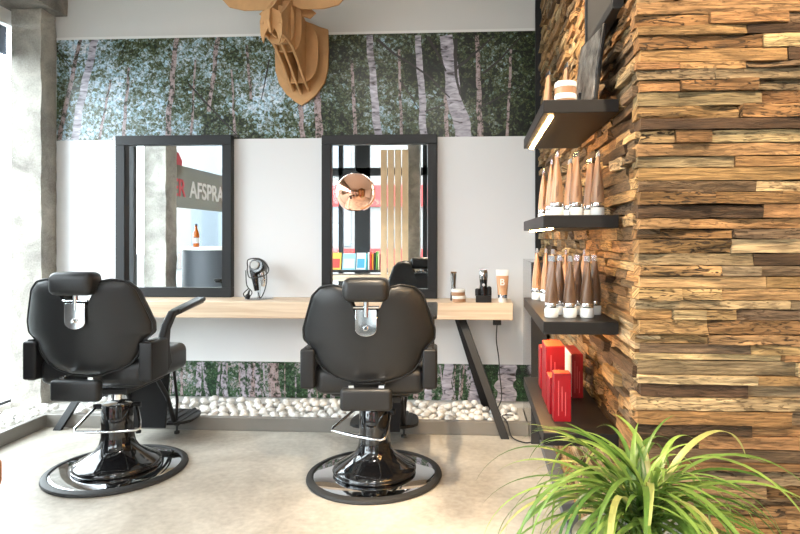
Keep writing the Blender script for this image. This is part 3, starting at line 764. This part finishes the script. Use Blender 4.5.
# framed screen higher on the cladding
sc_ = thing('wall_screen', 'black framed grey panel hung high on the wood wall above the shelves', 'screen', (.45, 2.075, 1.93))
MB().box(-.035, .0, -.23, .23, 0, .03).box(-.035, 0, -.23, .23, .67, .70).box(-.035, 0, -.23, -.205, .03, .67).box(-.035, 0, .205, .23, .03, .67).build('frame', frame_m, sc_, bevel=.002)
MB().box(-.028, 0, -.205, .205, .03, .67).build('panel', mat('screen_grey', lin(52, 51, 50), .5), sc_)

# red boxes on the lowest shelf
def carton(x, y, w, d, h, label, top, side=None, rz=0):
    t = thing('red_carton', label, 'box', (x, y, TZ4), rz, 'red product boxes on the lowest shelf')
    MB().box(-w / 2, w / 2, -d / 2, d / 2, 0, h).build('carton', red, t, bevel=.0015)
    MB().box(-w / 2 + .003, w / 2 - .003, -d / 2 + .003, d / 2 - .003, h, h + .0012).build('top_flap', top, t)
    if side: MB().box(-w / 2 - .0012, -w / 2, -d / 2 + .002, d / 2 - .002, .003, h - .003).build('side_panel', side, t)
    # columns of tiny print, too small to read
    pm = MB()
    for k in range(3):
        xx = -w * .25 + k * w * .2
        pm.box(xx, xx + w * .05, -d / 2 - .0008, -d / 2, h * (.12 + .1 * (k % 2)), h * (.85 - .12 * k))
    pm.build('fine_print', mat_pink, t)
mat_pink = mat('pale_print', lin(196, 84, 88), .4)
carton(at(562.5, 400, 1.985).x, 2.01, .056, .05, .158, 'red box standing nearest the front edge of the lowest shelf', led_tinted_card)
carton(at(556, 400, 2.09).x, 2.11, .050, .085, .125, 'red box squeezed behind the front one on the lowest shelf', led_tinted_card)
carton(at(555, 380, 2.19).x, 2.245, .068, .13, .212, 'tallest red box in the row on the lowest shelf', led_tinted_card)
carton(at(546.5, 380, 2.42).x, 2.45, .05, .07, .165, 'red box at the far end of the row on the lowest shelf', led_tinted_card)
carton(at(577.5, 380, 2.28).x, 2.375, .042, .19, .165, 'red box with a white side standing apart against the wood wall on the lowest shelf', red, whitecard, math.radians(0))

# ------------------------------------------------------------------ things on the counter
TT = .81
# hair clipper hung on a wall hook with its looped cord
hk = thing('hair_clipper', 'black hair clipper with looped cord on a clear stand beside the left mirror', 'hair clipper', (at(259, 290, 4.13).x, 4.13, TT))
stand = MB().lathe([(.10, 0), (.10, .004), (.02, .006), (.012, .01), (.012, .2), (.006, .205)], 32)
stand_m = mat('clear_acrylic', (.85, .9, .92, 1), .05, spec=.5, trans=.9)
stand.build('stand', stand_m, hk)
MB().lathe([(.05, -.05), (.058, -.03), (.058, .03), (.045, .05)], 24, 0, rot('X', 80, (0, -.01, .225))).build('motor_head', gloss, hk)
MB().lathe([(.030, 0), (.030, .006), (.026, .010)], 20, 0, rot('X', 80, (-.005, -.064, .238))).build('air_grille', mat('grille_grey', lin(170, 168, 165), .4, .3), hk)
MB().tube([(-.03, -.03, .20), (-.01, -.045, .13), (.0, -.04, .06)], [.026, .022, .017], 12).build('handle', gloss, hk)
MB().tube([(.03, -.03, .19), (.045, -.035, .13), (.04, -.03, .09)], [.02, .018, .014], 12).build('attachment', silver, hk)
loop = lambda pts: [Vector(p) for p in pts]
cd = MB()
def curve_pts(P, n=60, closed=False):
    P = [Vector(p) for p in P]; out = []
    N = len(P); segs = N if closed else N - 1
    for s_ in range(segs):
        p0 = P[(s_ - 1) % N] if (closed or s_ > 0) else P[0]; p1 = P[s_]; p2 = P[(s_ + 1) % N]; p3 = P[(s_ + 2) % N] if (closed or s_ + 2 < N) else P[-1]
        k = max(3, n // segs)
        for i in range(k):
            t = i / k
            out.append(.5 * ((2 * p1) + (p2 - p0) * t + (2 * p0 - 5 * p1 + 4 * p2 - p3) * t * t + (3 * p1 - p0 - 3 * p2 + p3) * t ** 3))
    if not closed: out.append(P[-1])
    return out
cd.tube(curve_pts([(-.07, -.03, .22), (-.05, -.07, .275), (.03, -.07, .28), (.085, -.05, .22), (.07, -.07, .17), (-.03, -.08, .15), (-.06, -.06, .2)], 60, True), .004, 6, closed=True)
cd.tube(curve_pts([(-.075, -.05, .2), (-.06, -.07, .1), (-.02, -.08, .05), (-.05, -.085, .012), (-.08, -.08, .04), (-.04, -.08, .08)], 60), .004, 6)
cd.tube(curve_pts([(.07, -.05, .2), (.075, -.06, .12), (.06, -.07, .05), (.035, -.07, .012), (.02, -.07, .05)], 50), .004, 6)
cd.build('cord', cord_m, hk, smooth=80)
MB().lathe([(.016, 0), (.018, .02), (.008, .035), (.005, .06)], 14, 0, rot('Y', 15, (-.052, -.085, .008))).build('plug', blackmetal, hk)
# small trimmer and cream jars
tr = thing('trimmer', 'small silver trimmer standing behind the stacked jars on the counter', 'trimmer', (at(453.5, 300, 4.08).x, 4.08, TT), .2)
MB().lathe([(.021, 0), (.021, .05), (.013, .065)], 20).build('charging_base', blackmetal, tr)
MB().lathe([(.017, .06), (.016, .10), (.019, .15), (.021, .18), (.017, .185)], 20).build('body', mat('dark_chrome', (.45, .44, .43, 1), .15, 1), tr)
MB().box(-.020, .020, -.008, .008, .184, .196).build('blade', silver, tr)
j2 = make_jar(.046, .043, (tan, capwhite)); jq = at(459, 300, 3.99)
place(j2, jq.x, 3.99, TT, 0, 'lower of the two stacked cream jars on the wooden counter', 'cream jars on the counter')
place(j2, jq.x - .005, 3.99, TT + .0432, .5, 'upper of the two stacked cream jars on the wooden counter', 'cream jars on the counter')
# clipper in its dock
dk = thing('docked_clipper', 'black clipper upright in a black charging dock on the counter', 'hair clipper', (at(483.5, 300, 4.0).x, 4.0, TT))
MB().box(-.052, .052, -.045, .045, 0, .045).lathe([(.018, .04), (.018, .085), (.012, .09)], 12, 0, Matrix.Translation((-.038, 0, 0))).lathe([(.016, .04), (.016, .095), (.007, .105)], 12, 0, Matrix.Translation((.038, 0, 0))).build('charging_dock', blackmetal, dk, bevel=.004)
MB().lathe([(.026, .045), (.027, .09), (.024, .12), (.027, .15)], 24).build('body', gloss, dk)
MB().lathe([(.027, .15), (.029, .17), (.028, .205), (.022, .212)], 24).build('head', MATS['dark_chrome'], dk)
MB().box(-.026, .026, -.010, .010, .21, .218).build('blade', silver, dk)
MB().lathe([(.010, 0), (.010, .004)], 16, 0, rot('X', 90, (0, -.024, .115))).build('power_button', silver, dk)
# upright squeeze tube with a flat crimp on top
sq = thing('squeeze_tube', 'white and brown squeeze tube standing at the right end of the counter', 'tube', (at(502.5, 300, 3.99).x, 3.99, TT))
def flat_tube(z0, z1, f0, f1, n=24, R=6):
    mb = MB()
    for j in range(R + 1):
        k = j / R; f = f0 + (f1 - f0) * k; z = z0 + (z1 - z0) * k
        rx = .030 + .014 * f; ry = .030 * (1 - f) + .003 * f
        mb.v += [(rx * math.cos(2 * PI * i / n), ry * math.sin(2 * PI * i / n), z) for i in range(n)]
    for j in range(R):
        for i in range(n): mb.f.append((j * n + i, j * n + (i + 1) % n, (j + 1) * n + (i + 1) % n, (j + 1) * n + i)); mb.m.append(0)
    mb.f += [tuple(reversed(range(n))), tuple(R * n + i for i in range(n))]; mb.m += [0, 0]; return mb
MB().lathe([(.028, 0), (.030, .003), (.030, .028), (.027, .03)], 24).build('cap', capwhite, sq)
flat_tube(.03, .05, 0, .08).build('shoulder_band', silver, sq, smooth=70)
flat_tube(.05, .175, .08, .8).build('tube_body', mat('brown_label', lin(200, 150, 112), .35), sq, smooth=70)
flat_tube(.175, .215, .8, 1).build('crimp', capwhite, sq, smooth=70)
text_mb('B', .06, Matrix.Translation((-.02, -.034, .115)) @ Matrix.Rotation(math.radians(84), 4, 'X'), .002).build('lettering', capwhite, sq, smooth=0)
# socket under the counter and its cable
so = thing('power_socket', 'small black power socket with a cable under the right end of the counter', 'socket', (at(497, 323, 3.96).x, 3.96, .664))
MB().box(-.027, .027, -.018, .018, 0, .036).build('socket_box', blackmetal, so, bevel=.003)
x0 = so.location.x
cab = curve_pts([(0, 0, .002), (-.004, .0, -.10), (.012, .02, -.22), (.02, .03, -.34), (.03, .0, -.48), (.0, -.04, -.565), (.10, -.10, -.562), (.03, -.12, -.56), (.055, -.23, -.57), (.08, -.27, -.645), (.15, -.33, -.658), (.20, -.32, -.658)], 120)
MB().tube(cab, .004, 6).build('cable', cord_m, so, smooth=80)

# ------------------------------------------------------------------ moose trophy of slotted board
ms = thing('moose_trophy', 'brown cardboard moose head trophy on a shield, hung high on the back wall', 'wall trophy', (-1.235, BY - .0155, 2.45))
def mprism(pts, y, d, name, par, bev=.0):
    return MB().prism(pts, d, 0, Matrix.Translation((0, y, 0))).build(name, mdf, par, smooth=30, bevel=bev)
sh = [(-.19, .27), (-.14, .285), (-.07, .315), (0, .34), (.07, .315), (.14, .285), (.19, .27), (.195, .12), (.19, -.02), (.165, -.11), (.11, -.19), (.05, -.24), (0, -.27), (-.05, -.24), (-.11, -.19), (-.165, -.11), (-.19, -.02), (-.195, .12)]
mprism(sh, -.022, .022, 'shield', ms, .003)
def oval(hx, z0, z1, p=2.6, n=36, top=1.0):
    cz = (z0 + z1) / 2; hz = (z1 - z0) / 2
    return [(hx * math.copysign(abs(math.cos(a)) ** (2 / p), math.cos(a)), cz + hz * math.copysign(abs(math.sin(a)) ** (2 / p), math.sin(a))) for a in [2 * PI * i / n for i in range(n)]]
T_ = .014
mprism(oval(.150, -.14, .30), -.13, T_, 'neck_board', ms)
mprism(oval(.105, .0, .36, 3), -.38, T_, 'head_board', ms)
mprism(oval(.082, .02, .30, 3), -.47, T_, 'head_board', ms)
mprism(oval(.066, .0, .24, 3), -.55, T_, 'head_board', ms)
# muzzle board with drooping lip lobes
mz = [(-.07, .10), (-.055, .16), (0, .185), (.055, .16), (.07, .10), (.066, .02), (.05, -.03), (.036, .03), (.018, .06), (0, .02), (-.018, .06), (-.036, .03), (-.05, -.03), (-.066, .02)]
mprism(mz, -.66, T_, 'muzzle_board', ms)
side = [(0, .29), (-.14, .31), (-.30, .35), (-.42, .37), (-.52, .31), (-.62, .22), (-.70, .16), (-.715, .09), (-.68, .03), (-.58, .03), (-.46, .02), (-.38, -.02), (-.30, -.06), (-.20, -.12), (-.10, -.17), (0, -.20)]
for x in (-.055, 0, .055):
    sc2 = 1 if x == 0 else .93
    MB().prism([(y, z * (1 if x == 0 else .92) + (.0 if x == 0 else .004)) for y, z in [(a * sc2, b) for a, b in side]], T_, 0, Matrix.Translation((x + T_ / 2, 0, 0)) @ Matrix.Rotation(PI / 2, 4, 'Z')).build('profile_board', mdf, ms, smooth=30)
for s_ in (-1, 1):
    an = [(0, .315), (.12, .262), (.26, .262), (.36, .285), (.41, .34), (.45, .46), (.415, .44), (.39, .52), (.355, .45), (.32, .56), (.29, .46), (.25, .57), (.225, .45), (.17, .50), (.15, .42), (.08, .40), (0, .40)]
    MB().prism([(s_ * x, z) for x, z in an], T_, 0, Matrix.Translation((0, -.425, 0))).build('antler', mdf, ms, smooth=30)
    ea = [(.09, .26), (.15, .27), (.19, .235), (.15, .20), (.10, .215)]
    MB().prism([(s_ * x, z + .03) for x, z in ea], T_, 0, Matrix.Translation((0, -.345, 0))).build('ear', mdf, ms, smooth=30)

# ------------------------------------------------------------------ plant in the foreground
pp = thing('potted_grass_plant', 'green arching grass-like plant in a grey planter in front of the wood wall corner', 'potted plant', (.350, 1.28, 0))
MB().lathe([(.10, 0), (.105, .01), (.14, .58), (.145, .60), (.13, .60), (.125, .57)], 40).build('planter', pot_m, pp)
MB().lathe([(.02, .565), (.127, .568), (.02, .58)], 32).build('soil', soil_m, pp)
def blades():
    random.seed(11)
    V = []; Fc = []; TN = []
    for b in range(165):
        az = random.uniform(0, 2 * PI); el = math.radians(random.choice([random.uniform(30, 60), random.uniform(52, 84)]))
        Lg = random.uniform(.24, .47); w = random.uniform(.0046, .0088); n = 18
        if random.random() < .05: el = math.radians(random.uniform(76, 88)); Lg *= .6
        p = Vector((random.uniform(-.035, .035), random.uniform(-.035, .035), .615 + random.uniform(-.02, .06)))
        d0 = Vector((math.cos(az), math.sin(az), 0)); ang = el; sag = random.uniform(4.6, 8.2); curl = random.uniform(-.5, .5)
        g = random.random()
        base = Vector(lin(58, 98, 34)[:3]).lerp(Vector(lin(142, 168, 82)[:3]), g)
        if random.random() < .12: base = base.lerp(Vector(lin(196, 186, 118)[:3]), .6)
        k = len(V)
        for i in range(n + 1):
            t = i / n
            dirh = Matrix.Rotation(curl * t, 3, 'Z') @ d0
            dv = dirh * math.cos(ang) + Vector((0, 0, 1)) * math.sin(ang)
            sd = Vector((-dirh.y, dirh.x, 0)); up = sd.cross(dv) * -1
            ww = w * min(1, (.55 + 1.6 * t)) * max(0.02, (1 - t ** 3.2))
            q = p.copy()
            # leaves that reach the cladding bend along it
            lim = 1.655 - 1.28
            if q.y > lim and q.x > .05: q.y = lim - .002 * random.random()
            for s_, l in ((-1, .22), (0, 0), (1, .22)): V.append(q + sd * ww * s_ + up * ww * l)
            p = p + dv * (Lg / n); ang -= sag * Lg / n
            ang = max(ang, -1.40)
        for i in range(n):
            for s_ in (0, 1):
                a = k + i * 3 + s_
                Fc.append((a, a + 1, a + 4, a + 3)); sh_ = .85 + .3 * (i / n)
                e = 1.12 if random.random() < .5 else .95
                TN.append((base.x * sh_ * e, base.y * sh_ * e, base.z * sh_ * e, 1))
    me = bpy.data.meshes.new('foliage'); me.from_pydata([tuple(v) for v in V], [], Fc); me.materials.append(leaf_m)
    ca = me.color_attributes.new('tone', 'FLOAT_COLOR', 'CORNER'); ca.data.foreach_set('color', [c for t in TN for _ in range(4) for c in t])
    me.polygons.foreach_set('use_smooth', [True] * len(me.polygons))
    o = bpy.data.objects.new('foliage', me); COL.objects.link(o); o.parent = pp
blades()

# ------------------------------------------------------------------ seen at the frame edge and in the mirrors
st = thing('wooden_stool', 'round wooden stool just entering the frame at the lower left edge', 'stool', (-1.715, 1.80, 0))
MB().lathe([(.15, .40), (.175, .41), (.18, .43), (.18, .485), (.17, .50), (.03, .503)], 40).build('seat', stoolwood, st)
for i in range(4):
    a = PI / 4 + i * PI / 2
    MB().tube([(.12 * math.cos(a), .12 * math.sin(a), .41), (.16 * math.cos(a), .16 * math.sin(a), 0)], [.018, .013], 12).build('leg', stoolwood, st)
# black bar table with a beer bottle beside the side window
bt = thing('bar_cabinet', 'black round-fronted cabinet with a pale top, reflected in the left mirror', 'cabinet', (-2.74, 2.12, 0))
MB().lathe([(.38, 0), (.38, 1.11)], 40).build('body', mat('cabinet_grey', lin(72, 76, 82), .5), bt)
MB().lathe([(.395, 1.11), (.395, 1.14), (.02, 1.141)], 40).build('top', whitecard, bt)
bo = thing('beer_bottle', 'amber beer bottle on the black cabinet, reflected in the left mirror', 'bottle', (-2.90, 2.34, 1.141))
amber = mat('amber_glass', lin(190, 95, 20), .1, coat=.4)
MB().lathe([(.028, 0), (.031, .004), (.031, .13), (.024, .16), (.013, .19), (.012, .225), (.012, .23)], 24).build('glass_body', amber, bo)
MB().lathe([(.0135, .222), (.014, .236), (.010, .24)], 16).build('bottle_cap', mat('dark_blue', lin(30, 40, 70), .4), bo)
MB().lathe([(.0315, .04), (.0318, .042), (.0318, .095), (.0315, .097)], 24).build('bottle_label', whitecard, bo)
# banner on the side window: the lettering reads from the street
bn = thing('window_banner', 'translucent banner with red and white lettering on the side window, reflected in the left mirror', 'banner', (WX - .01, 2.36, 1.80))
MB().box(-.006, -.003, -2.3, 0, -.22, .26).build('banner_film', film, bn)
redtxt = mat('red_letter', lin(200, 45, 55), .5)
def wtext(t, y, m, size=.28):
    M = Matrix.Translation((0, y, -.09)) @ Matrix(((0, 0, -1, 0), (-1, 0, 0, 0), (0, 1, 0, 0), (0, 0, 0, 1)))
    text_mb(t, size, M, .003).build('lettering', m, bn, smooth=0)
wtext('ER', -.37, redtxt); wtext('AFSPRA', -.78, whitecard)
oc = [(.15 * math.cos(PI / 8 + i * PI / 4), .15 * math.sin(PI / 8 + i * PI / 4)) for i in range(8)]
MB().prism(oc, .004, 0, Matrix.Translation((-.004, -.47, .26)) @ Matrix.Rotation(PI / 2, 4, 'Z')).build('red_octagon', film_mat('red_film', lin(205, 60, 70), .9), bn)
# copper pendant hanging behind the camera
pn = thing('copper_pendant', 'round mirrored copper pendant lamp, reflected in the right mirror', 'pendant lamp', (-1.80, -.55, 1.92))
prof = [(.298 * math.sin(a), .298 * math.cos(a)) for a in [PI * (.06 + .80 * i / 28) for i in range(29)]]
mbp = MB().lathe(prof, 48)
mbp.f = mbp.f[:-2]; mbp.m = mbp.m[:-2]
mbp.build('lamp_shade', copper, pn, smooth=80)
MB().lathe([(.058, .27), (.058, .30), (.02, .32)], 20).build('lamp_cap', blackmetal, pn)
MB().tube([(0, 0, .31), (0, 0, ZC - 1.92)], .004, 8).build('lamp_cord', cord_m, pn)
MB().lathe([(.02, .20), (.045, .12), (.05, .08), (.03, .03), (.01, .02)], 20).build('bulb', mat('bulb_white', (.9, .85, .75, 1), .3, emit=(1, .8, .55, 1), estr=6), pn)
# magazine ledge under the shop front
lx0, lx1 = -2.72, -1.30
lg = thing('magazine_ledge', 'wooden ledge carrying magazines under the shop front, reflected in the right mirror', 'ledge', (-2.0, -1.62, 0))
MB().box(-.72, .70, -.17, .17, .665, .70).build('ledge_top', blackmetal, lg, bevel=.003)
MB().box(-.72, .70, -.165, .17, .52, .62).build('ledge_rail', oak, lg)
for s_ in (-.66, .62): MB().box(s_, s_ + .05, -.15, .15, 0, .665).build('leg', blackmetal, lg)
CC = [lin(226, 225, 220), lin(60, 165, 180), lin(215, 60, 50), lin(235, 150, 50), lin(40, 42, 50), lin(120, 180, 90), lin(240, 235, 225), lin(180, 40, 60)]
def magazine(x, y, w, h, tk, c, c2, label, lean, cover=True):
    t = thing('magazine', label, 'magazine', (x, y, .70), 0, 'magazines on the ledge')
    M = Matrix.Rotation(math.radians(lean), 4, 'X')
    if cover:
        MB().box(-w / 2, w / 2, -tk / 2, tk / 2, 0, h, 0, M).build('pages', mat('m', c, .4), t)
        MB().box(-w * .4, w * .4, tk / 2, tk / 2 + .001, h * .1, h * .65, 0, M).build('cover_picture', mat('m', c2, .4), t)
    else:
        MB().box(-w / 2, w / 2, -tk / 2, tk / 2, 0, h).build('pages', mat('m', c, .4), t)
magazine(-2.37, -1.60, .21, .29, .008, lin(225, 190, 70), lin(200, 60, 50), 'magazine with a yellow and red cover, leftmost on the ledge in the right mirror', 12)
magazine(-2.13, -1.60, .22, .28, .008, lin(150, 205, 225), lin(238, 240, 238), 'pale blue magazine facing out beside the yellow one in the right mirror', 12)
magazine(-1.93, -1.62, .16, .29, .008, lin(232, 232, 230), lin(80, 160, 190), 'white magazine facing out right of the pale blue one in the right mirror', 14)
names = ['teal', 'white', 'red', 'orange', 'black', 'green', 'cream', 'crimson', 'cobalt', 'grey']
cols_ = [lin(50, 165, 175), lin(232, 232, 228), lin(215, 50, 45), lin(238, 150, 45), lin(30, 30, 34), lin(95, 165, 70), lin(235, 220, 180), lin(165, 25, 60), lin(40, 80, 170), lin(130, 130, 130)]
for i in range(10):
    magazine(-1.815 + i * .034, -1.64, .022, .27 + .02 * ((i * 7) % 3), .20, cols_[i], None, f'{names[i]} magazine standing spine out on the ledge in the right mirror', 0, False)
# pale timber slats and a concrete pillar near the shop front
for i, s_ in enumerate(('first', 'second', 'third', 'fourth')):
    x = -1.47 + i * .115
    tag(MB().box(-.049, .049, -.02, .02, 0, 2.66).build('timber_slat', pale_wood, bevel=.003, loc=(x, -1.2, 0)), f'{s_} from the left of the pale upright timber slats reflected in the right mirror', 'slat', 'upright timber slats')
tag(rough_box(-1.12, -.92, -1.75, -1.53, 0, ZC, .006, .07).build('concrete_pillar', beam_m), 'olive grey concrete pillar right of the timber slats in the right mirror', 'pillar')
# the street outside
struct(MB().box(-40, 30, -40, RY - .16, -.14, -.12).box(-40, WX - .16, RY - .16, 40, -.14, -.12).build('ground', asphalt, smooth=0))
def building(x0, x1, y0, y1, h, label, nf, axis):
    t = thing('building', label, 'building', ((x0 + x1) / 2, (y0 + y1) / 2, -.12), 0)
    hx, hy = (x1 - x0) / 2, (y1 - y0) / 2
    MB().box(-hx, hx, -hy, hy, 0, h).build('wall', facade, t)
    for f in range(nf):
        for k in range(5):
            z = 1 + f * 3
            if axis == 'x': y = -hy + (k + .5) * 2 * hy / 5; MB().box(hx - .02, hx + .05, y - .8, y + .8, z, z + 1.6).build('window', darkglass, t)
            else: x = -hx + (k + .5) * 2 * hx / 5; MB().box(x - .9, x + .9, hy - .02, hy + .05, z, z + 1.7).build('window', darkglass, t)
    return t
building(-34, -26, -6, 22, 7, 'pale low building across the street beyond the side window', 2, 'x')
b2 = building(-14, 12, -24, -17, 7, 'pale shop building across the street, reflected in the right mirror', 2, 'y')
redsh = mat('red_shop', lin(150, 38, 36), .6)
MB().box(-10, 6, 3.4, 3.62, 2.7, 3.6).build('shop_fascia', redsh, b2)
MB().box(-10, 6, 3.4, 3.6, .1, .9).build('shop_plinth', redsh, b2)
